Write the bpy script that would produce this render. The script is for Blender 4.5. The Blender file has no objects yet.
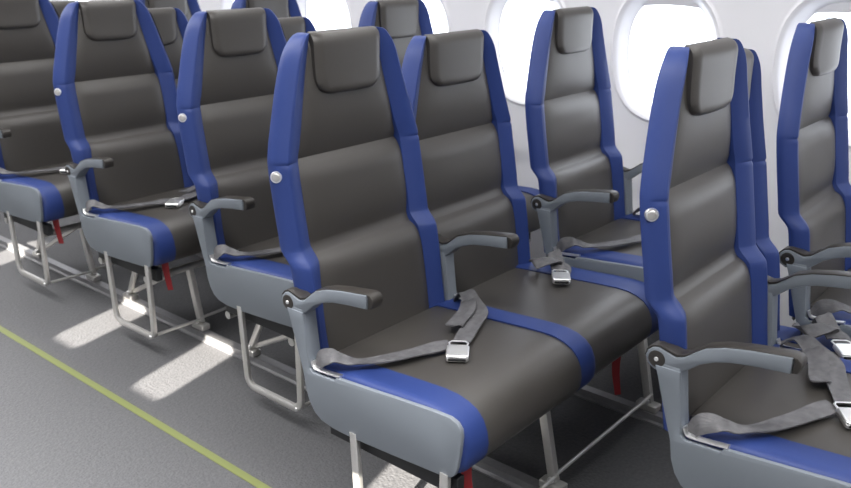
import bpy, bmesh, math, random
from mathutils import Vector, Matrix
random.seed(4)
C = bpy.context.scene.collection
PI = math.pi
P = 0.762                       # seat pitch

# ------------------------------------------------------------------ materials
def new_mat(name):
    m = bpy.data.materials.new(name); m.use_nodes = True
    nt = m.node_tree
    return m, nt, nt.nodes['Principled BSDF']

def plain(name, col, rough=0.5, metal=0.0, bump=0.0, scale=200.0, var=0.0, spec=0.5, coat=0.0, sheen=0.0):
    m, nt, b = new_mat(name)
    b.inputs['Base Color'].default_value = (*col, 1)
    b.inputs['Roughness'].default_value = rough
    b.inputs['Metallic'].default_value = metal
    b.inputs['Specular IOR Level'].default_value = spec
    b.inputs['Coat Weight'].default_value = coat
    b.inputs['Sheen Weight'].default_value = sheen
    tc = nt.nodes.new('ShaderNodeTexCoord')
    if bump or var:
        n = nt.nodes.new('ShaderNodeTexNoise')
        n.inputs['Scale'].default_value = scale; n.inputs['Detail'].default_value = 5
        nt.links.new(tc.outputs['Object'], n.inputs['Vector'])
        if bump:
            bp = nt.nodes.new('ShaderNodeBump')
            bp.inputs['Strength'].default_value = bump; bp.inputs['Distance'].default_value = 0.002
            nt.links.new(n.outputs['Fac'], bp.inputs['Height'])
            nt.links.new(bp.outputs['Normal'], b.inputs['Normal'])
        if var:
            mx = nt.nodes.new('ShaderNodeMix'); mx.data_type = 'RGBA'
            mx.inputs[6].default_value = (*[c * (1 - var) for c in col], 1)
            mx.inputs[7].default_value = (*[min(1, c * (1 + var)) for c in col], 1)
            nt.links.new(n.outputs['Fac'], mx.inputs[0])
            nt.links.new(mx.outputs[2], b.inputs['Base Color'])
    return m

M = {}
M['leather'] = plain('dark_leather', (0.051, 0.047, 0.043), 0.40, bump=0.10, scale=420, var=0.08, spec=0.55)
M['blue'] = plain('blue_leather', (0.0175, 0.0385, 0.165), 0.52, bump=0.08, scale=420, var=0.06, spec=0.4)
M['grey'] = plain('grey_plastic', (0.165, 0.186, 0.212), 0.42, bump=0.04, scale=900, spec=0.4)
M['pad'] = plain('armrest_rubber', (0.026, 0.023, 0.020), 0.42, bump=0.05, scale=500)
M['black'] = plain('black_metal', (0.012, 0.013, 0.015), 0.5)
M['shell'] = plain('dark_shell', (0.03, 0.03, 0.034), 0.45)
M['alu'] = plain('aluminium', (0.62, 0.61, 0.59), 0.32, metal=0.75, bump=0.05, scale=90, var=0.08)
M['rail'] = plain('track_metal', (0.28, 0.28, 0.29), 0.42, metal=0.7, bump=0.1, scale=60, var=0.15)
M['chrome'] = plain('chrome', (0.92, 0.92, 0.92), 0.38, metal=1.0, bump=0.03, scale=60)
M['red'] = plain('red_webbing', (0.22, 0.006, 0.010), 0.6)
M['white'] = plain('wall_plastic', (0.80, 0.80, 0.835), 0.45, bump=0.02, scale=300, var=0.015)
M['panel'] = plain('partition_panel', (0.38, 0.38, 0.40), 0.6)
M['ceil'] = plain('ceiling_plastic', (0.50, 0.50, 0.50), 0.6)
M['strip'] = plain('strip_plastic', (0.125, 0.142, 0.048), 0.45)
M['gasket'] = plain('dark_gasket', (0.03, 0.03, 0.035), 0.6)

def webbing():
    m, nt, b = new_mat('belt_webbing')
    tc = nt.nodes.new('ShaderNodeTexCoord')
    w = nt.nodes.new('ShaderNodeTexWave'); w.inputs['Scale'].default_value = 90; w.inputs['Distortion'].default_value = 1.5
    n = nt.nodes.new('ShaderNodeTexNoise'); n.inputs['Scale'].default_value = 60
    nt.links.new(tc.outputs['Object'], w.inputs['Vector']); nt.links.new(tc.outputs['Object'], n.inputs['Vector'])
    mx = nt.nodes.new('ShaderNodeMix'); mx.data_type = 'RGBA'
    mx.inputs[6].default_value = (0.045, 0.045, 0.049, 1); mx.inputs[7].default_value = (0.165, 0.163, 0.172, 1)
    nt.links.new(n.outputs['Fac'], mx.inputs[0]); nt.links.new(mx.outputs[2], b.inputs['Base Color'])
    bp = nt.nodes.new('ShaderNodeBump'); bp.inputs['Strength'].default_value = 0.3; bp.inputs['Distance'].default_value = 0.001
    nt.links.new(w.outputs['Fac'], bp.inputs['Height']); nt.links.new(bp.outputs['Normal'], b.inputs['Normal'])
    b.inputs['Roughness'].default_value = 0.55
    return m
M['web'] = webbing()

def carpet():
    m, nt, b = new_mat('floor_covering')
    tc = nt.nodes.new('ShaderNodeTexCoord')
    n1 = nt.nodes.new('ShaderNodeTexNoise'); n1.inputs['Scale'].default_value = 95; n1.inputs['Detail'].default_value = 4
    n2 = nt.nodes.new('ShaderNodeTexNoise'); n2.inputs['Scale'].default_value = 6; n2.inputs['Detail'].default_value = 3
    v = nt.nodes.new('ShaderNodeTexVoronoi'); v.inputs['Scale'].default_value = 130
    for n in (n1, n2, v): nt.links.new(tc.outputs['Object'], n.inputs['Vector'])
    mx = nt.nodes.new('ShaderNodeMix'); mx.data_type = 'RGBA'
    mx.inputs[6].default_value = (0.038, 0.039, 0.044, 1); mx.inputs[7].default_value = (0.095, 0.095, 0.099, 1)
    nt.links.new(n1.outputs['Fac'], mx.inputs[0])
    m2 = nt.nodes.new('ShaderNodeMix'); m2.data_type = 'RGBA'; m2.blend_type = 'MULTIPLY'; m2.inputs[0].default_value = 0.35
    nt.links.new(mx.outputs[2], m2.inputs[6]); nt.links.new(n2.outputs['Color'], m2.inputs[7])
    nt.links.new(mx.outputs[2], b.inputs['Base Color'])
    add = nt.nodes.new('ShaderNodeMath'); add.operation = 'ADD'
    nt.links.new(v.outputs['Distance'], add.inputs[0]); nt.links.new(n1.outputs['Fac'], add.inputs[1])
    bp = nt.nodes.new('ShaderNodeBump'); bp.inputs['Strength'].default_value = 0.28; bp.inputs['Distance'].default_value = 0.004
    nt.links.new(add.outputs[0], bp.inputs['Height']); nt.links.new(bp.outputs['Normal'], b.inputs['Normal'])
    b.inputs['Roughness'].default_value = 0.62; b.inputs['Specular IOR Level'].default_value = 0.35
    return m
M['carpet'] = carpet()

def glass():
    m = bpy.data.materials.new('window_acrylic'); m.use_nodes = True
    nt = m.node_tree; nt.nodes.clear()
    o = nt.nodes.new('ShaderNodeOutputMaterial'); t = nt.nodes.new('ShaderNodeBsdfTransparent'); g = nt.nodes.new('ShaderNodeBsdfGlossy')
    t.inputs['Color'].default_value = (0.97, 0.98, 1, 1); g.inputs['Roughness'].default_value = 0.05
    mx = nt.nodes.new('ShaderNodeMixShader'); mx.inputs[0].default_value = 0.05
    nt.links.new(t.outputs[0], mx.inputs[1]); nt.links.new(g.outputs[0], mx.inputs[2]); nt.links.new(mx.outputs[0], o.inputs[0])
    return m
M['glass'] = glass()

# ------------------------------------------------------------------ mesh helpers
def mesh(name, vs, fs, mat, parent=None, angle=38, fix=True):
    me = bpy.data.meshes.new(name); weld = name.startswith('wall_')
    me.from_pydata([tuple(v) for v in vs], [], fs)
    if fix:
        bm = bmesh.new(); bm.from_mesh(me)
        if weld: bmesh.ops.remove_doubles(bm, verts=bm.verts, dist=1e-4)
        bmesh.ops.recalc_face_normals(bm, faces=bm.faces)
        bm.to_mesh(me); bm.free()
    me.shade_smooth(); me.set_sharp_from_angle(angle=math.radians(angle))
    me.materials.append(mat)
    o = bpy.data.objects.new(name, me); C.objects.link(o)
    if parent: o.parent = parent
    return o

def loft(rings, closed=True, caps=True):
    n = len(rings[0]); vs = [p for r in rings for p in r]; fs = []
    for i in range(len(rings) - 1):
        for j in range(n if closed else n - 1):
            k = (j + 1) % n
            fs.append((i*n + j, i*n + k, (i+1)*n + k, (i+1)*n + j))
    if caps:
        fs.append(tuple(range(n))[::-1]); fs.append(tuple(range((len(rings)-1)*n, len(rings)*n)))
    return vs, fs

def join(*parts):
    vs, fs = [], []
    for v, f in parts:
        b = len(vs); vs += v; fs += [tuple(b + i for i in q) for q in f]
    return vs, fs

def poly_x(poly, x0, x1, bev=0.003):
    """closed outline in (y, z) extruded along x with softened edges"""
    n = len(poly)
    def inset(d):
        out = []
        area = sum(poly[i][0]*poly[(i+1) % n][1] - poly[(i+1) % n][0]*poly[i][1] for i in range(n))
        s = 1 if area > 0 else -1
        for i in range(n):
            a, b, c = poly[i-1], poly[i], poly[(i+1) % n]
            e1 = Vector((b[0]-a[0], b[1]-a[1])); e2 = Vector((c[0]-b[0], c[1]-b[1]))
            if e1.length < 1e-9 or e2.length < 1e-9: out.append(b); continue
            e1.normalize(); e2.normalize()
            nn = Vector((-(e1.y + e2.y), e1.x + e2.x)) * s
            if nn.length < 1e-6: out.append(b); continue
            nn.normalize()
            out.append((b[0] + nn.x*d, b[1] + nn.y*d))
        return out
    ins, mid = inset(bev), inset(bev*0.3)
    sg = 1 if x1 > x0 else -1
    R = lambda pl, x: [Vector((x, p[0], p[1])) for p in pl]
    return loft([R(ins, x0), R(mid, x0 + sg*bev*0.3), R(poly, x0 + sg*bev), R(poly, x1 - sg*bev), R(mid, x1 - sg*bev*0.3), R(ins, x1)])

def tube(pts, rx, ry=None, n=10, up=Vector((0, 0, 1)), square=False):
    """swept bar along pts; rx across, ry along up"""
    ry = rx if ry is None else ry
    pts = [Vector(p) for p in pts]; rings = []
    for i, p in enumerate(pts):
        t = (pts[min(i+1, len(pts)-1)] - pts[max(i-1, 0)]).normalized()
        u = up - t*up.dot(t)
        if u.length < 1e-4: u = Vector((1, 0, 0)) - t*t.x
        u.normalize(); s = t.cross(u)
        k = 1.0
        if 0 < i < len(pts)-1:
            a = (pts[i]-pts[i-1]).normalized().dot((pts[i+1]-pts[i]).normalized())
            k = 1/max(0.7, math.sqrt((1+a)/2))
        ring = []
        for j in range(n):
            a = 2*PI*(j+0.5)/n
            cx, cy = math.cos(a), math.sin(a)
            if square:
                q = (abs(cx)**5 + abs(cy)**5)**(-1/5); cx *= q; cy *= q
            ring.append(p + s*cx*rx + u*cy*ry)
        rings.append(ring)
    return loft(rings)

def disc(c, axis, r, h, n=20, dome=0.0):
    c = Vector(c); ax = Vector(axis).normalized()
    u = ax.orthogonal().normalized(); w = ax.cross(u)
    ring = lambda rr, d: [c + ax*d + (u*math.cos(2*PI*j/n) + w*math.sin(2*PI*j/n))*rr for j in range(n)]
    return loft([ring(r, 0), ring(r, h*0.7), ring(r*0.9, h), ring(r*0.5, h + dome)])

def box(c, e1, e2, e3, a, b, h, bev=0.002):
    """softened box: centre c, half sizes a, b, h along e1, e2, e3"""
    c, e1, e2, e3 = (Vector(v) for v in (c, e1, e2, e3))
    def ring(k, z):
        aa, bb = a-k, b-k; r = min(aa, bb)*0.25; out = []
        for sx, sy, st in ((1, 1, 0), (-1, 1, 90), (-1, -1, 180), (1, -1, 270)):
            for q in range(4):
                t = math.radians(st + q*30)
                out.append(c + e1*(sx*(aa-r) + r*math.cos(t)) + e2*(sy*(bb-r) + r*math.sin(t)) + e3*z)
        return out
    return loft([ring(bev, -h), ring(0, -h+bev), ring(0, h-bev), ring(bev, h)])

def catmull(pts, n=6):
    pts = [tuple(p) for p in pts]; out = []
    for i in range(len(pts)-1):
        p0, p1, p2, p3 = pts[max(i-1, 0)], pts[i], pts[i+1], pts[min(i+2, len(pts)-1)]
        for k in range(n):
            t = k/n
            out.append(tuple(0.5*(2*b + (c-a)*t + (2*a-5*b+4*c-d)*t*t + (-a+3*b-3*c+d)*t**3) for a, b, c, d in zip(p0, p1, p2, p3)))
    out.append(pts[-1])
    return out

def ribbon(ctrl, th=0.0016, n=6, cross=5):
    """webbing: ctrl rows are (x, y, z, width, direction of the width as wx, wy, wz)"""
    rows = catmull(ctrl, n); rings = []
    for i, r in enumerate(rows):
        p = Vector(r[:3]); w = Vector(r[4:7]).normalized()
        q = Vector(rows[min(i+1, len(rows)-1)][:3]) - Vector(rows[max(i-1, 0)][:3])
        nrm = q.cross(w)
        nrm = nrm.normalized() if nrm.length > 1e-9 else Vector((0, 0, 1))
        if nrm.z < 0 and abs(nrm.z) > 0.15: nrm = -nrm
        top, bot = [], []
        for k in range(cross):
            u = k/(cross-1) - 0.5
            wave = 0.0015*math.sin(9*u + i*0.5)
            a = p + w*u*r[3] + nrm*wave
            top.append(a + nrm*th); bot.append(a - nrm*th)
        rings.append(top + bot[::-1])
    return loft(rings)

def interp(tab, z):
    """smooth interpolation of a table sorted by falling z"""
    if z >= tab[0][0]: return tab[0][1]
    if z <= tab[-1][0]: return tab[-1][1]
    for i in range(len(tab)-1):
        (za, a), (zb, b) = tab[i], tab[i+1]
        if zb <= z <= za:
            def slope(j):
                if j <= 0 or j >= len(tab)-1: 
                    k = 0 if j <= 0 else len(tab)-2
                    return (tab[k+1][1]-tab[k][1])/(tab[k+1][0]-tab[k][0])
                s1 = (tab[j][1]-tab[j-1][1])/(tab[j][0]-tab[j-1][0]); s2 = (tab[j+1][1]-tab[j][1])/(tab[j+1][0]-tab[j][0])
                return 0 if s1*s2 <= 0 else 2*s1*s2/(s1+s2)
            h = zb-za; t = (z-za)/h
            return (2*t**3-3*t*t+1)*a + (t**3-2*t*t+t)*h*slope(i) + (-2*t**3+3*t*t)*b + (t**3-t*t)*h*slope(i+1)

def empty(name, loc, label, cat, group=None):
    o = bpy.data.objects.new(name, None); C.objects.link(o); o.location = loc
    o['label'] = label; o['category'] = cat
    if group: o['group'] = group
    return o

def struct(o, label=None, cat=None):
    o['kind'] = 'structure'
    if label: o['label'] = label
    if cat: o['category'] = cat
    return o

# ------------------------------------------------------------------ seat shapes (seat-local: x across, y forward is negative, z up)
INNER = [(1.172, .108), (1.11, .121), (1.02, .141), (.93, .163), (.893, .174), (.82, .176), (.73, .177), (.68, .176), (.655, .178), (.6, .183), (.5, .186), (.43, .184)]
OUTER = [(1.172, .114), (1.168, .133), (1.155, .151), (1.13, .171), (1.07, .195), (.98, .223), (.93, .238), (.893, .245), (.8, .247), (.71, .247), (.66, .246), (.6, .244), (.43, .243)]
YP = [(1.18, .067), (1.11, .067), (1.02, .062), (.93, .054), (.893, .050), (.82, .039), (.73, .024), (.699, .019), (.687, .011), (.673, -.003), (.661, -.011), (.633, -.016), (.585, -.023), (.5, -.034), (.42, -.046)]
CREASE = (0.893, 0.676)

def zs_back(z0=.425, z1=1.163):
    z = set(round(z0 + (z1-z0)*i/70, 4) for i in range(71))
    for c in CREASE:
        for d in (-.012, -.006, -.002, 0, .002, .005, .009, .014, .02): z.add(round(c + d, 4))
    return sorted(z)

def pillow(z):
    sm = lambda t: (lambda q: q*q*(3-2*q))(max(0, min(1, t)))
    segs = [(.30, CREASE[1]), (CREASE[1], CREASE[0]), (CREASE[0], 1.30)]
    for a, b in segs:
        if a <= z <= b:
            q = lambda t: 1-(1-max(0, min(1, t)))**2.2
            return .025*q((z-a)/.130)*q((b-z)/.055) - .017
    return 0

def back_cushion():
    rings = []; nx = 21
    for z in zs_back():
        xi = interp(INNER, z) + .004; yp = interp(YP, z); b = pillow(z)
        edge = max(0, (z-1.145)/.018)
        r = []
        for j in range(nx):
            u = -1 + 2*j/(nx-1)
            bul = b - max(0, b+.010)*.45*abs(u)**4
            r.append(Vector((u*xi, yp + .004 - bul + .012*edge**2 + .004*max(0, abs(u)-.85)/.15, z)))
        r += [Vector((xi, yp + .024, z)), Vector((-xi, yp + .024, z))]
        rings.append(r)
    return loft(rings)

def bolster(s):
    rings = []
    zz = [z for z in zs_back(.425, 1.160)] + [1.164, 1.168, 1.171]
    for z in zz:
        xi = interp(INNER, z); xo = interp(OUTER, z); w = xo-xi; yp = interp(YP, z)
        k = min(1, w/.06)
        top = max(0, (z-1.12)/.06)
        dy = .002*top*top
        seam = .003*math.exp(-((z-.893)/.004)**2)
        pr = [(xi-.004, .022), (xi-.001, .005), (xi+.15*w, -.004*k), (xi+.40*w, -.012*k+seam), (xi+.60*w, -.0175*k+seam), (xi+.68*w, -.0165*k+seam),
              (xi+.88*w, -.003+seam), (xi+.98*w, .011), (xo, .021), (xo-.05*w, .030), (xo-.3*w, .035), (xi, .034)]
        rings.append([Vector((s*x, yp + dy + y, z)) for x, y in pr])
    return loft(rings)

def back_shell():
    rings = []
    for i in range(31):
        z = .40 + (1.155-.40)*i/30
        xo = interp(OUTER, z)-.035; yp = interp(YP, z)
        xo = max(xo, .09)
        rings.append([Vector((x, yp + y, z)) for x, y in ((-xo, .026), (xo, .026), (xo-.01, .034), (-xo+.01, .034))])
    return loft(rings)

def headrest():
    zb, zt, hw0, rc = 1.033, 1.174, .1085, .042
    rings = []; nx = 17
    zz = [zb + .0005, zb+.002, zb+.005, zb+.009, zb+.014, zb+.02, zb+.028, zb+.036, zb+.045] + [zb+.045 + (1.151-zb-.045)*i/8 for i in range(1, 9)] + [1.158, 1.164, 1.169, 1.172, 1.174]
    for z in zz:
        h = z-zb
        hw = hw0 if h > rc else hw0 - rc + math.sqrt(max(0, rc*rc-(rc-h)**2))
        hw -= .004*(1-min(1, h/.14)) + (.003*((z-1.163)/.011)**2 if z > 1.163 else 0)
        yp = interp(YP, z)
        round_b = min(1, h/.018); round_b = math.sqrt(max(0, 1-(1-round_b)**2))
        tt = max(0, (z-1.148)/.026); rt = .022*(1-math.sqrt(max(0, 1-tt*tt)))
        r = []
        for j in range(nx):
            u = -1 + 2*j/(nx-1)
            ue = max(0, abs(u)-.88)/.12
            y = yp - .006 - .011*round_b + .008*ue*ue - .004*(1-u*u) + rt
            r.append(Vector((u*hw, y, z)))
        r += [Vector((hw, yp + .012, z)), Vector((-hw, yp + .012, z))]
        rings.append(r)
    return loft(rings)

PAN = [(.020, .440), (-.06, .447), (-.15, .453), (-.25, .459), (-.33, .465), (-.39, .468), (-.425, .467), (-.452, .461), (-.475, .450), (-.492, .433), (-.503, .411), (-.507, .385), (-.504, .362), (-.495, .345), (-.478, .334), (-.45, .328), (-.30, .323), (-.10, .325), (.020, .330)]
def cushion(xs, edge_l=False, edge_r=False, bulge=.004, shift=(0, 0), lift=0.0, rear=0):
    """pan cushion across xs = (x0, x1); the edges may be rounded"""
    x0, x1 = xs; rings = []
    st = [(x0, .0)]
    n = 14
    pos = [x0 + (x1-x0)*i/n for i in range(n+1)]
    offs = {}
    def ring(x, off):
        u = (x-x0)/(x1-x0)*2-1
        r = []
        for (y, z) in PAN:
            yy = -.245 + (y+.245)*(1-off/.26); zc = .392
            zz = zc + (z-zc)*(1-off/.066)
            if z > .43: zz += bulge*(1-u**4)*(1 if y < -.02 else .3) + lift
            if rear: yy = min(yy, rear - .30*max(0, .44-zz))
            r.append(Vector((x, yy + shift[0], zz + shift[1])))
        return r
    if edge_l:
        pos = [x for x in pos if x > x0 + .019]
        for dx, off in ((0, .013), (.002, .008), (.006, .004), (.012, .001)): rings.append(ring(x0+dx, off))
    tail = []
    if edge_r:
        pos = [x for x in pos if x < x1 - .019]
        for dx, off in ((.012, .001), (.006, .004), (.002, .008), (0, .013)): tail.append(ring(x1-dx, off))
    rings += [ring(x, 0) for x in pos] + tail
    return loft(rings)

PANEL = [(0.002, 0.578), (-0.006, 0.553), (-0.03, 0.47), (-0.044, 0.425), (-0.05, 0.385), (-0.06, 0.357), (-0.076, 0.335), (-0.098, 0.322), (-0.134, 0.316), (-0.194, 0.315), (-0.324, 0.323), (-0.458, 0.332), (-0.478, 0.336), (-0.49, 0.347), (-0.496, 0.365), (-0.502, 0.4), (-0.506, 0.44), (-0.504, 0.456), (-0.494, 0.468), (-0.476, 0.474), (-0.434, 0.473), (-0.344, 0.466), (-0.244, 0.457), (-0.151, 0.449), (-0.147, 0.441), (-0.074, 0.437), (-0.064, 0.445), (-0.06, 0.48), (-0.052, 0.56), (-0.05, 0.578)]
POST = [(0.006, 0.585), (-0.006, 0.553), (-0.03, 0.47), (-0.042, 0.425), (-0.072, 0.425), (-0.066, 0.445), (-0.061, 0.48), (-0.052, 0.56), (-0.049, 0.585)]
ARM = [(0.026, 0.59), (0.022, 0.602), (0.012, 0.611), (0, 0.614), (-0.03, 0.605), (-0.0376, 0.604), (-0.0526, 0.609), (-0.07, 0.6235), (-0.092, 0.6405), (-0.1276, 0.6535), (-0.1736, 0.6625), (-0.2486, 0.672), (-0.2476, 0.64), (-0.1906, 0.634), (-0.1396, 0.626), (-0.1106, 0.617), (-0.0836, 0.603), (-0.0606, 0.583), (-0.0436, 0.571), (-0.02, 0.566), (0.005, 0.565), (0.02, 0.574)]
PADP = [(0.028, 0.59), (0.025, 0.604), (0.015, 0.614), (0, 0.619), (-0.03, 0.612), (-0.0386, 0.61), (-0.0546, 0.615), (-0.0736, 0.6285), (-0.0926, 0.643), (-0.1276, 0.655), (-0.1736, 0.664), (-0.2436, 0.6735), (-0.2556, 0.672), (-0.2626, 0.665), (-0.2636, 0.655), (-0.2586, 0.643), (-0.2491, 0.641), (-0.2501, 0.667), (-0.1736, 0.6585), (-0.1256, 0.6495), (-0.0896, 0.6375), (-0.0706, 0.6225), (-0.0526, 0.6095), (-0.0376, 0.6045), (-0.03, 0.6055), (0, 0.6145), (0.012, 0.6115), (0.022, 0.6025), (0.0262, 0.59)]

def armrest(parent, s, with_panel):
    if with_panel:
        mesh('side_panel', *poly_x(PANEL, s*.2735, s*.2622, .0025), M['grey'], parent)
    mesh('armrest_post', *poly_x(POST, s*.271, s*.232, .004), M['grey'], parent)
    a = mesh('armrest', *poly_x(ARM, s*.270, s*.233, .004), M['grey'], parent)
    mesh('armrest_pad', *poly_x(PADP, s*.2668, s*.2340, .0012), M['pad'], a)
    for x, d in ((s*.2698, s), (s*.2334, -s)):
        mesh('pivot_cap', *disc((x, .001, .590), (d, 0, 0), .0175, .002), M['pad'], a)
        mesh('pivot_bolt', *disc((x + d*.0018, .001, .590), (d, 0, 0), .0045, .002, 12), M['chrome'], a)
    # metal belt anchor plate at the foot of the post
    x = s*.262
    pts = [(x, -.068, .462), (x, -.073, .450), (x, -.083, .4455), (x, -.12, .448), (x, -.158, .4525)]
    b = tube(catmull(pts, 5), .0035, .009, n=8, up=Vector((1, 0, 0)))
    mesh('belt_anchor', *b, M['chrome'], parent)

def buckle(parent, c, e1, e2, tilt=0.0):
    c = Vector(c); e1 = Vector((*e1, 0)).normalized(); e2 = Vector((*e2, 0)); e2 = (e2 - e1*e2.dot(e1)).normalized(); e3 = Vector((0, 0, 1))
    q = Matrix.Rotation(tilt, 3, e1); e2 = q @ e2; e3 = q @ e3
    mesh('buckle', *box(c, e1, e2, e3, .0255, .031, .006, .0025), M['chrome'], parent)
    mesh('buckle_lid', *box(c + e3*.0082 - e2*.004, e1, e2, e3, .0262, .028, .0032, .0022), M['chrome'], parent)
    mesh('buckle_slot', *box(c - e2*.0305 + e3*.001, e1, e2, e3, .020, .002, .0032, .0008), M['black'], parent)
    t0 = c + e2*.030 + e3*.004            # tongue: an open metal loop
    loop = [t0 - e1*.020, t0 - e1*.022 + e2*.014, t0 - e1*.016 + e2*.022, t0 + e1*.016 + e2*.022, t0 + e1*.022 + e2*.014, t0 + e1*.020, t0, t0 - e1*.0195]
    mesh('tongue', *tube(loop, .0028, .0014, n=8), M['chrome'], parent)

def belts(parent):
    L = [(-.262, -.082, .452, .030, .3, 1, 0), (-.263, -.100, .478, .042, .4, 1, .5), (-.257, -.128, .492, .048, .6, .8, .3), (-.245, -.150, .486, .034, .2, .9, .5),
         (-.225, -.170, .479, .024, .3, .9, .3), (-.190, -.196, .477, .034, .4, .9, -.1), (-.13, -.226, .477, .043, .5, .85, 0), (-.07, -.25, .478, .046, .55, .8, 0), (-.022, -.272, .479, .044, .6, .8, 0)]
    R = [(.258, -.075, .446, .040, .8, .5, 0), (.246, -.095, .470, .042, .8, -.5, .3), (.226, -.130, .496, .040, .6, -.7, .3), (.196, -.168, .490, .046, .6, -.7, .2), (.172, -.212, .482, .048, .4, -.9, .1),
         (.122, -.235, .476, .046, .2, -1, 0), (.06, -.262, .478, .044, .5, -.85, 0), (.0, -.29, .480, .042, .6, -.8, 0)]
    F = [(.196, -.14, .478, .006, .5, -.8, 0), (.185, -.165, .492, .040, .5, -.8, .4), (.150, -.19, .486, .044, .5, -.85, .2), (.085, -.212, .484, .044, .55, -.8, 0), (.055, -.225, .486, .044, .6, -.8, 0)]
    b = mesh('seat_belt', *ribbon(L), M['web'], parent, 60)
    b2 = mesh('seat_belt', *ribbon(R), M['web'], parent, 60)
    mesh('loose_end', *ribbon(F), M['web'], b2, 60)
    buckle(b, (-.049, -.318, .4795), (.58, -.81), (.85, .53), .05)

def middle_belts(parent, dx=0.0):
    R = [(.19, -.150, .405, .03, 1, .2, 0), (.165, -.150, .440, .042, .8, .6, 0), (.120, -.160, .452, .046, .4, .9, .1), (.095, -.185, .462, .044, .7, .7, .3), (.125, -.215, .470, .044, .8, .5, .2),
         (.165, -.225, .462, .046, .6, .8, -.2), (.150, -.250, .446, .044, .6, -.8, 0), (.115, -.268, .443, .044, .6, -.8, 0)]
    F = [(.172, -.175, .445, .006, .6, -.8, 0), (.182, -.190, .478, .036, .6, -.8, .5), (.160, -.215, .466, .044, .6, -.8, .2), (.13, -.245, .449, .044, .6, -.8, 0)]
    dx += .040; R = [(a+dx, b+.043, *q) for a, b, *q in R]; F = [(a+dx, b+.043, *q) for a, b, *q in F]
    b = mesh('seat_belt', *ribbon(R), M['web'], parent, 60)
    mesh('loose_end', *ribbon(F), M['web'], b, 60)
    buckle(b, (.076+dx, -.243, .4465), (.58, -.81), (.85, .53), .05)

def baggage_bar(parent):
    x = -.268
    yr, yf, zb, r = -.212, -.458, .067, .035
    pts = [(x, yr+.012, .33), (x, yr, zb+r)]
    for k in range(1, 6):
        a = k/6*PI/2; pts.append((x, yr - r + r*math.cos(a), zb + r - r*math.sin(a)))
    pts += [(x, yr-r, zb), (x, yf+r, zb)]
    for k in range(1, 6):
        a = k/6*PI/2; pts.append((x, yf + r - r*math.sin(a), zb + r - r*math.cos(a)))
    pts += [(x, yf, zb+r), (x, yf-.004, .34)]
    o = mesh('baggage_bar', *tube(pts, .011, .008, n=16, up=Vector((1, 0, 0)), square=True), M['alu'], parent)
    mesh('bar_bolt', *disc((x-.009, yf+.012, zb+.004), (-1, 0, 0), .006, .003, 10), M['chrome'], o)
    # slim stay from the bar back to the foot of the row's leg
    return o

def vest_strap(parent, x, y, z0, z1):
    r = []
    for k in range(7):
        t = k/6; z = z0 + (z1-z0)*t
        w = .0125*(1-.30*t)
        yy = y - .006*t + .004*math.sin(4*t)
        r.append([Vector((x + .8*a + .6*b + .006*t, yy - .6*a + .8*b, z)) for a, b in ((-w, -.0015), (w, -.0015), (w, .0015), (-w, .0015))])
    mesh('vest_strap', *loft(r), M['red'], parent)

def aisle_seat(name, label, loc, button=True, panel=True, bar=True, strap=True):
    t = empty(name, loc, label, 'seat', 'aisle seats' if button else 'window seats')
    mesh('back_cushion', *back_cushion(), M['leather'], t, 50)
    for s in (-1, 1): mesh('bolster', *bolster(s), M['blue'], t, 32)
    mesh('headrest', *headrest(), M['leather'], t, 50)
    mesh('back_shell', *back_shell(), M['shell'], t)
    mesh('seat_cushion', *cushion((-.182, .190), rear=-.045), M['leather'], t, 50)
    mesh('cushion_border', *cushion((-.262, -.182), edge_l=True, bulge=.0, lift=.004, rear=-.070), M['blue'], t, 50)
    mesh('cushion_border', *cushion((.190, .268), edge_r=True, bulge=.0, lift=.004, rear=-.045), M['blue'], t, 50)
    armrest(t, -1, panel); armrest(t, 1, False)
    for x, yc, l in ((-.238, -.29, .19), (.20, -.26, .17)):
        mesh('pan_frame', *box((x, yc, .299), (1, 0, 0), (0, 1, 0), (0, 0, 1), .012, l, .0222, .002), M['black'], t)
    if button:
        z = .868; y = .053
        n = Vector((-.80, -.60, .05)).normalized()
        c = Vector((-.2400, y, z))
        b = mesh('recline_button', *disc(c - n*.004, n, .0138, .009, 24, .001), M['chrome'], t)
        mesh('button_cap', *disc(c + n*.0046, n, .0092, .0025, 20, .0005), M['alu'], b)
    if strap: vest_strap(t, -.205, -.468, .350, .232)
    if bar: baggage_bar(t)
    belts(t)
    return t

MX, MZ, MY = 1.12, -.040, .034
def middle_seat(name, label, loc, ax, dx=0.0):
    """middle seat: wider, lower and set back; everything of it ends where the aisle seat beside it begins"""
    t = empty(name, loc, label, 'seat', 'middle seats')
    x_left = ax + .279                   # ax: centre of the aisle seat in this seat's coordinates
    def lim(z):
        if z < .630: return ax + .2755
        f = min(1, max(0, (z-.630)/.02))
        return ax + .2755*(1-f) + f*((interp(OUTER, z) if z < 1.172 else -.2) + .008)
    def tr(vf):
        vs, fs = vf; out = []
        for v in vs:
            xi = interp(INNER, v.z); s = 1 if v.x > 0 else -1; a = abs(v.x)
            x = a*MX if a <= xi else xi*MX + (a-xi)*.86
            z = v.z + MZ
            out.append(Vector((max(s*x, lim(z)), v.y, z)))
        return out, fs
    mesh('back_cushion', *tr(back_cushion()), M['leather'], t, 50)
    for s in (-1, 1):
        if s > 0 or x_left < 0: mesh('bolster', *tr(bolster(s)), M['blue'], t, 32)
    mesh('headrest', *tr(headrest()), M['leather'], t, 50)
    mesh('back_shell', *tr(back_shell()), M['shell'], t)
    sh = (-.000, -.034)
    mesh('seat_cushion', *cushion((x_left, .180), shift=sh), M['leather'], t, 50)
    mesh('cushion_border', *cushion((.180, .286), edge_r=True, bulge=0, lift=.003, shift=sh), M['blue'], t, 50)
    if x_left < 0: vest_strap(t, .055, -.470, .30, .175)
    middle_belts(t, dx)
    return t

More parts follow.
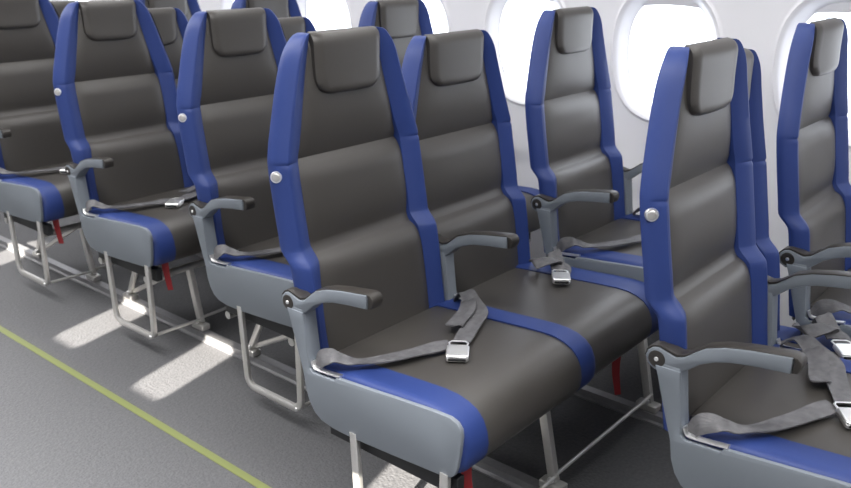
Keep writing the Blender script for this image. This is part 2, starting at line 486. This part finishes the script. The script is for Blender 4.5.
def copy_tree(o, loc, label, group=None):
    r = o.copy(); C.objects.link(r); r.location = loc; r['label'] = label
    if group: r['group'] = group
    for ch in o.children:
        c = ch.copy(); C.objects.link(c); c.parent = r
        for g in ch.children:
            d = g.copy(); C.objects.link(d); d.parent = c
    return r

# ------------------------------------------------------------------ the rows (row 0 is nearest the camera's right; rows recede along +y)
SLIP = -.282
XA, XM, XW = .265, .448, 1.016
NROWS = 5
names = ['first', 'second', 'third', 'fourth', 'fifth']
aisle_labels = [
    'blue and dark grey aisle seat standing furthest forward, at the right of the photo',
    'aisle seat with the whole dark cushion and centred buckle showing, slid out into the aisle',
    'aisle seat directly behind the slid out one, its cushion half hidden by that backrest',
    'blue edged aisle seat above the farther white sun patch, red strap under its cushion',
    'hindmost aisle seat in view, cut off by the left edge of the photo']
middle_labels = [
    'low middle seat whose blue side peeks out behind the foremost aisle backrest',
    'lower set back middle seat with wide empty dark cushion beside the slid out aisle seat',
    'middle seat half hidden behind the third aisle backrest, a corner of its headrest showing',
    'middle seat showing a strip of headrest between the third and fourth aisle seats',
    'middle seat behind the fourth aisle seat, just the top of its headrest showing']
window_labels = [
    'window seat at the right edge of the photo, beside the last window',
    'window seat standing whole between two bright windows, its armrest in front',
    'window seat rising behind the slid out aisle seat, its top cut by the photo edge',
    'window seat whose blue top shows above the third aisle headrest, near a bright window',
    'farthest window seat, only its top in view above the fourth aisle seat']
a0 = w0 = m0 = None
for k in range(NROWS):
    y = P*k + (-.0120 if k == 0 else 0)
    ya = y - (.007 if k == 1 else 0)
    sl = SLIP if k == 1 else 0
    if a0 is None: a0 = aisle_seat('aircraft_seat', aisle_labels[k], (XA + sl, ya, 0))
    else: copy_tree(a0, (XA + sl, ya, 0), aisle_labels[k])
    if k == 1: middle_seat('aircraft_seat', middle_labels[k], (XM, y + MY, 0), XA + SLIP - XM)
    elif m0 is None: m0 = middle_seat('aircraft_seat', middle_labels[k], (XM, y + MY, 0), XA - XM, .030)
    else: copy_tree(m0, (XM, y + MY, 0), middle_labels[k])
    if w0 is None: w0 = aisle_seat('aircraft_seat', window_labels[k], (XW, y, 0), button=False, bar=False, strap=False)
    else: copy_tree(w0, (XW, y, 0), window_labels[k])

# legs of each row
TX = (.200, .735)
def row_base(label, y0, slid):
    t = empty('seat_leg_frame', (0, y0, 0), label, 'seat base', 'metal leg frames under the seats')
    for y in (-.40, -.10):
        mesh('cross_tube', *tube([(.02, y, .2625), (1.26, y, .2625)], .013, n=14), M['alu'], t)
    for x in TX:
        l = mesh('front_leg', *tube([(x, -.395, .262), (x + .003, -.437, .052)], .013, .011, n=12, up=Vector((1, 0, 0)), square=True), M['alu'], t)
        mesh('leg_foot', *box((x, -.437, .040), (1, 0, 0), (0, 1, 0), (0, 0, 1), .018, .034, .011, .003), M['alu'], l)
        mesh('foot_bolt', *disc((x-.012, -.437, .060), (-1, 0, 0), .009, .006, 12), M['chrome'], l)
        r = mesh('rear_leg', *tube([(x - .014, -.100, .262), (x - .014, .013, .052)], .011, .009, n=12, up=Vector((1, 0, 0)), square=True), M['alu'], t)
        mesh('leg_foot', *box((x - .014, .013, .040), (1, 0, 0), (0, 1, 0), (0, 0, 1), .018, .030, .011, .003), M['alu'], r)
        mesh('foot_bolt', *disc((x-.024, .010, .058), (-1, 0, 0), .009, .006, 12), M['chrome'], r)
        mesh('brace', *tube([(x - .004, .008, .056), (x - .004, -.385, .258)], .009, .007, n=12, up=Vector((1, 0, 0)), square=True), M['alu'], t)
    mesh('tie_rod', *tube([(SLIP + .010 if slid else .010, -.452, .074), (TX[0], -.443, .066), (TX[0], -.443, .072), (TX[1], -.445, .078)], .0055, n=10), M['alu'], t)
    return t
bl = ['metal legs under the foremost row at the right of the photo', 'front metal legs with tie rod below the slid out aisle seat', 'metal legs and brace under the third row, behind the nearer sun patch',
      'metal legs beside the farther white sun patch on the floor', 'hindmost metal legs in view, at the left edge of the photo']
b1 = row_base(bl[1], P, True); b0 = row_base(bl[0], -.0120, False)
for k in range(2, NROWS): copy_tree(b0, (0, P*k, 0), bl[k])

# ------------------------------------------------------------------ setting
YA, YB = -3.2, 8.5
XL, XR = -2.36, 1.40
def slab(name, x0, x1, y0, y1, z0, z1, mat, parent=None):
    vs = [Vector((x, y, z)) for z in (z0, z1) for y in (y0, y1) for x in (x0, x1)]
    fs = [(0, 1, 3, 2), (4, 6, 7, 5), (0, 4, 5, 1), (2, 3, 7, 6), (0, 2, 6, 4), (1, 5, 7, 3)]
    return mesh(name, vs, fs, mat, parent)
struct(slab('floor', XL-.1, XR+.05, YA, YB, -.06, 0, M['carpet']), 'dark grey carpeted cabin floor', 'floor')
struct(slab('trim_1', -.273, -.249, YA, YB, 0, .002, M['strip']), 'yellow green path marking strip along the aisle floor', 'floor strip')
for i, x in enumerate(TX):
    prof = [(-.026, 0), (.026, 0), (.026, .005), (.016, .008), (.016, .028), (-.016, .028), (-.016, .008), (-.026, .005)]
    rings = [[Vector((x - .008 + a, y, b + .0005)) for a, b in prof] for y in (YA, YB)]
    o = mesh('seat_track', *loft(rings), M['rail'])
    struct(o, ['aluminium seat track on the floor nearer the aisle', 'aluminium seat track on the floor nearer the windows'][i], 'floor rail')

# window side wall with openings
WPITCH, WY0, WZ = .575, .10, 1.005
WA, WB = .158, .196             # half width and half height of the clear opening
def wall_x(z):
    tab = [(2.2, .96), (1.8, 1.17), (1.5, 1.29), (1.2, 1.362), (1.0, 1.385), (.7, 1.40), (.4, 1.40), (.0, 1.385)]
    return interp(tab, z)
def sup(y, z, cy):
    return ((abs(y-cy)/WA)**2.4 + (abs(z-WZ)/WB)**2.4)**(1/2.4)
wins = [WY0 + WPITCH*k for k in range(-3, 11)]
vs, fs = [], []
ys = [YA] + [wins[0] - WPITCH/2 - .6] ; 
def wall_patch(y0, y1, cy, nt=48):
    """one window bay: rings from the opening out to the bay's rectangle"""
    z0, z1 = 0.0, 2.2
    rings = []
    R = [(1.0, .036), (1.02, .035), (1.10, .027), (1.2, .013), (1.28, .003), (1.34, -.004), (1.40, -.006), (1.46, -.001), (1.52, 0)]
    angs = [2*PI*(j+.5)/nt for j in range(nt)]
    for r, d in R:
        ring = []
        for a in angs:
            c, s = math.cos(a), math.sin(a)
            q = (abs(c)**2.4 + abs(s)**2.4)**(-1/2.4)
            # the bezel widens by a fixed margin
            y = cy + c*q*(WA + (r-1)*.10); z = WZ + s*q*(WB + (r-1)*.10)
            ring.append(Vector((wall_x(z) + d, y, z)))
        rings.append(ring)
    for f in (.15, .35, .6, .8, 1.0):
        ring = []
        for j, a in enumerate(angs):
            c, s = math.cos(a), math.sin(a)
            p = rings[len(R)-1][j]
            hy = (y1-cy) if c > 0 else (cy-y0); hz = (z1-WZ) if s > 0 else (WZ-z0)
            # target on the rectangle
            c2, s2 = c*1.0, s*2.6
            k = min(hy/abs(c2) if abs(c2) > 1e-6 else 1e9, hz/abs(s2) if abs(s2) > 1e-6 else 1e9)
            ty, tz = cy + c2*k, WZ + s2*k
            y = p.y + (ty-p.y)*f; z = p.z + (tz-p.z)*f
            ring.append(Vector((wall_x(z), y, z)))
        rings.append(ring)
    v, fc = loft(rings, True, False)
    # close the bay's four corners
    last = (len(rings)-1)*nt
    out = rings[-1]
    for cyy, czz in ((y0, z0), (y0, z1), (y1, z0), (y1, z1)):
        best = None
        for j in range(nt):
            a, b = out[j], out[(j+1) % nt]
            on = lambda p: (abs(p.y-cyy) < 1e-5, abs(p.z-czz) < 1e-5)
            oa, ob = on(a), on(b)
            if (oa[0] and ob[1]) or (oa[1] and ob[0]):
                if (a - Vector((a.x, cyy, czz))).length < 1.2: best = j
        if best is not None:
            v.append(Vector((wall_x(czz), cyy, czz))); fc.append((last+best, last+(best+1) % nt, len(v)-1))
    return v, fc
def wall_plain(y0, y1):
    rings = [[Vector((wall_x(2.2*i/24), y, 2.2*i/24)) for i in range(25)] for y in (y0, y1)]
    return loft(rings, False, False)
parts = [wall_patch(c - WPITCH/2, c + WPITCH/2, c) for c in wins]
parts += [wall_plain(YA, wins[0]-WPITCH/2), wall_plain(wins[-1]+WPITCH/2, YB)]
wo = mesh('wall_right', *join(*parts), M['white'], None, 50)
md = wo.modifiers.new('thick', 'SOLIDIFY'); md.thickness = .012; md.offset = 0; md.use_rim = False
struct(wo, 'pale grey curved cabin side wall with rounded windows', 'wall')

def oval(r, n, cy, d, dz=0.0):
    out = []
    for j in range(n):
        a = 2*PI*j/n; c, s = math.cos(a), math.sin(a); q = (abs(c)**2.4 + abs(s)**2.4)**(-1/2.4)
        z = WZ + s*q*(WB + r)
        out.append(Vector((wall_x(z) + d, cy + c*q*(WA + r), z)))
    return out
pane0 = shade0 = None
for i, cy in enumerate(wins):
    rt = empty('window_%d' % (i+1), (0, cy, 0), 'rounded cabin window, oval and glaring white', 'window')
    rt['kind'] = 'structure'
    if pane0 is None:
        pane0 = mesh('window_pane', *loft([oval(.008, 40, 0, .040), oval(.008, 40, 0, .044)]), M['glass'], rt)
        # pulled up window shade, only its lower edge hangs into the opening
        r = []
        for k in range(13):
            y = -.13 + .26*k/12
            zt = WZ + WB*1.06; zl = WZ + WB*.80 + .010*(1-(y/.13)**2)
            r.append([Vector((wall_x(zl) + .027, y, zl)), Vector((wall_x(zl) + .033, y, zl)), Vector((wall_x(zt) + .033, y, zt)), Vector((wall_x(zt) + .027, y, zt))])
        shade0 = mesh('window_shade', *loft(r), M['white'], rt)
    else:
        for src in (pane0, shade0):
            c = src.copy(); C.objects.link(c); c.parent = rt

# ceiling, far and near partitions, unseen aisle side wall, its openings shaped to cast the floor sun patches
struct(slab('ceiling', XL-.1, XR, YA, YB, 2.2, 2.26, M['ceil']), 'white cabin ceiling', 'ceiling')
struct(slab('wall_back', XL-.1, XR+.05, YB, YB+.05, 0, 2.26, M['panel']), 'pale grey rear partition', 'wall')
struct(slab('wall_front', XL-.1, XR+.05, YA-.05, YA, 0, 2.26, M['panel']), 'pale grey front partition', 'wall')
SUN = Vector((1, .25, -.456))
holes = []
for (px, py, hx, hy) in ((.035, 2.225, .20, .080), (.03, 1.675, .215, .080), (.0, .655, .20, .085), (.13, 3.26, .20, .08), (.72, 4.58, .25, .09)):
    t = (px - XL)/SUN.x
    holes.append((py - SUN.y*t, -SUN.z*t, hy, hx*.456))
holes.sort()
def hole_patch(y0, y1, cy, cz, a, b, nt=40):
    angs = [2*PI*(j+.5)/nt for j in range(nt)]; rings = [[], []]
    for ang in angs:
        c, s = math.cos(ang), math.sin(ang); q = (abs(c)**12 + abs(s)**12)**(-1/12)
        rings[0].append(Vector((XL, cy + c*q*a, cz + s*q*b)))
        hy = (y1-cy) if c > 0 else (cy-y0); hz = (2.2-cz) if s > 0 else cz
        k = min(hy/max(1e-6, abs(c)), hz/max(1e-6, abs(s)))
        rings[1].append(Vector((XL, cy + c*k, cz + s*k)))
    v, f = loft(rings, True, False); out = rings[1]
    for cyy, czz in ((y0, 0), (y0, 2.2), (y1, 0), (y1, 2.2)):
        for j in range(nt):
            p, q = out[j], out[(j+1) % nt]
            if (abs(p.y-cyy) < 1e-5 and abs(q.z-czz) < 1e-5) or (abs(q.y-cyy) < 1e-5 and abs(p.z-czz) < 1e-5):
                v.append(Vector((XL, cyy, czz))); f.append((nt+j, nt+(j+1) % nt, len(v)-1))
    return v, f
cuts = [YA] + [(holes[i][0]+holes[i+1][0])/2 for i in range(len(holes)-1)] + [YB]
wl = mesh('wall_left', *join(*[hole_patch(cuts[i], cuts[i+1], *h) for i, h in enumerate(holes)]), M['panel'])
struct(wl, 'pale cabin wall across the aisle with small openings cut to shape the sun patches', 'wall')

# ------------------------------------------------------------------ light
w = bpy.data.worlds.new('sky'); bpy.context.scene.world = w; w.use_nodes = True
bg = w.node_tree.nodes['Background']; bg.inputs[0].default_value = (0.93, 0.96, 1.0, 1); bg.inputs[1].default_value = 5.0
sun = bpy.data.lights.new('sun', 'SUN'); sun.energy = 60; sun.angle = math.radians(.45); sun.color = (1, .93, .82)
so = bpy.data.objects.new('sun', sun); C.objects.link(so)
so.rotation_euler = SUN.to_track_quat('-Z', 'Y').to_euler()
def area(name, loc, sx, sy, e, col, rot=(0, 0, 0)):
    l = bpy.data.lights.new(name, 'AREA'); l.shape = 'RECTANGLE'; l.size = sx; l.size_y = sy; l.energy = e; l.color = col
    o = bpy.data.objects.new(name, l); C.objects.link(o); o.location = loc; o.rotation_euler = rot
    return o
area('cabin_ceiling_lamp', (-.60, 2.2, 2.15), .5, 9, 165, (1, .985, .965))
area('cabin_side_lamp', (.75, 2.2, 2.10), .2, 9, 50, (1, .99, .98))
area('aisle_floor_fill', (-1.25, 2.0, 2.12), .3, 8, 170, (1, .985, .97)).data.spread = math.radians(80)  # added fill light, brightens the aisle floor away from the seats

# ------------------------------------------------------------------ camera
cam = bpy.data.cameras.new('camera'); co = bpy.data.objects.new('camera', cam); C.objects.link(co)
yaw, pit, rol = math.radians(49.5591932), math.radians(-19.0362158), math.radians(.0492147)
fw = Vector((math.cos(pit)*math.sin(yaw), math.cos(pit)*math.cos(yaw), math.sin(pit)))
rt = Vector((math.cos(yaw), -math.sin(yaw), 0)); up = rt.cross(fw)
r2 = rt*math.cos(rol) + up*math.sin(rol); u2 = up*math.cos(rol) - rt*math.sin(rol)
mw = Matrix((r2, u2, -fw)).transposed().to_4x4(); mw.translation = Vector((-1.44127622, -.63884599, 1.34523451))
co.matrix_world = mw
cam.sensor_width = 36; cam.lens = 848.484/851*36; cam.clip_start = .02
cam.dof.use_dof = True; cam.dof.focus_distance = 1.95; cam.dof.aperture_fstop = 5.0
sc = bpy.context.scene; sc.camera = co
sc.view_settings.view_transform = 'Standard'; sc.view_settings.look = 'None'; sc.view_settings.exposure = 0; sc.view_settings.gamma = 1
sc.view_settings.use_curve_mapping = False
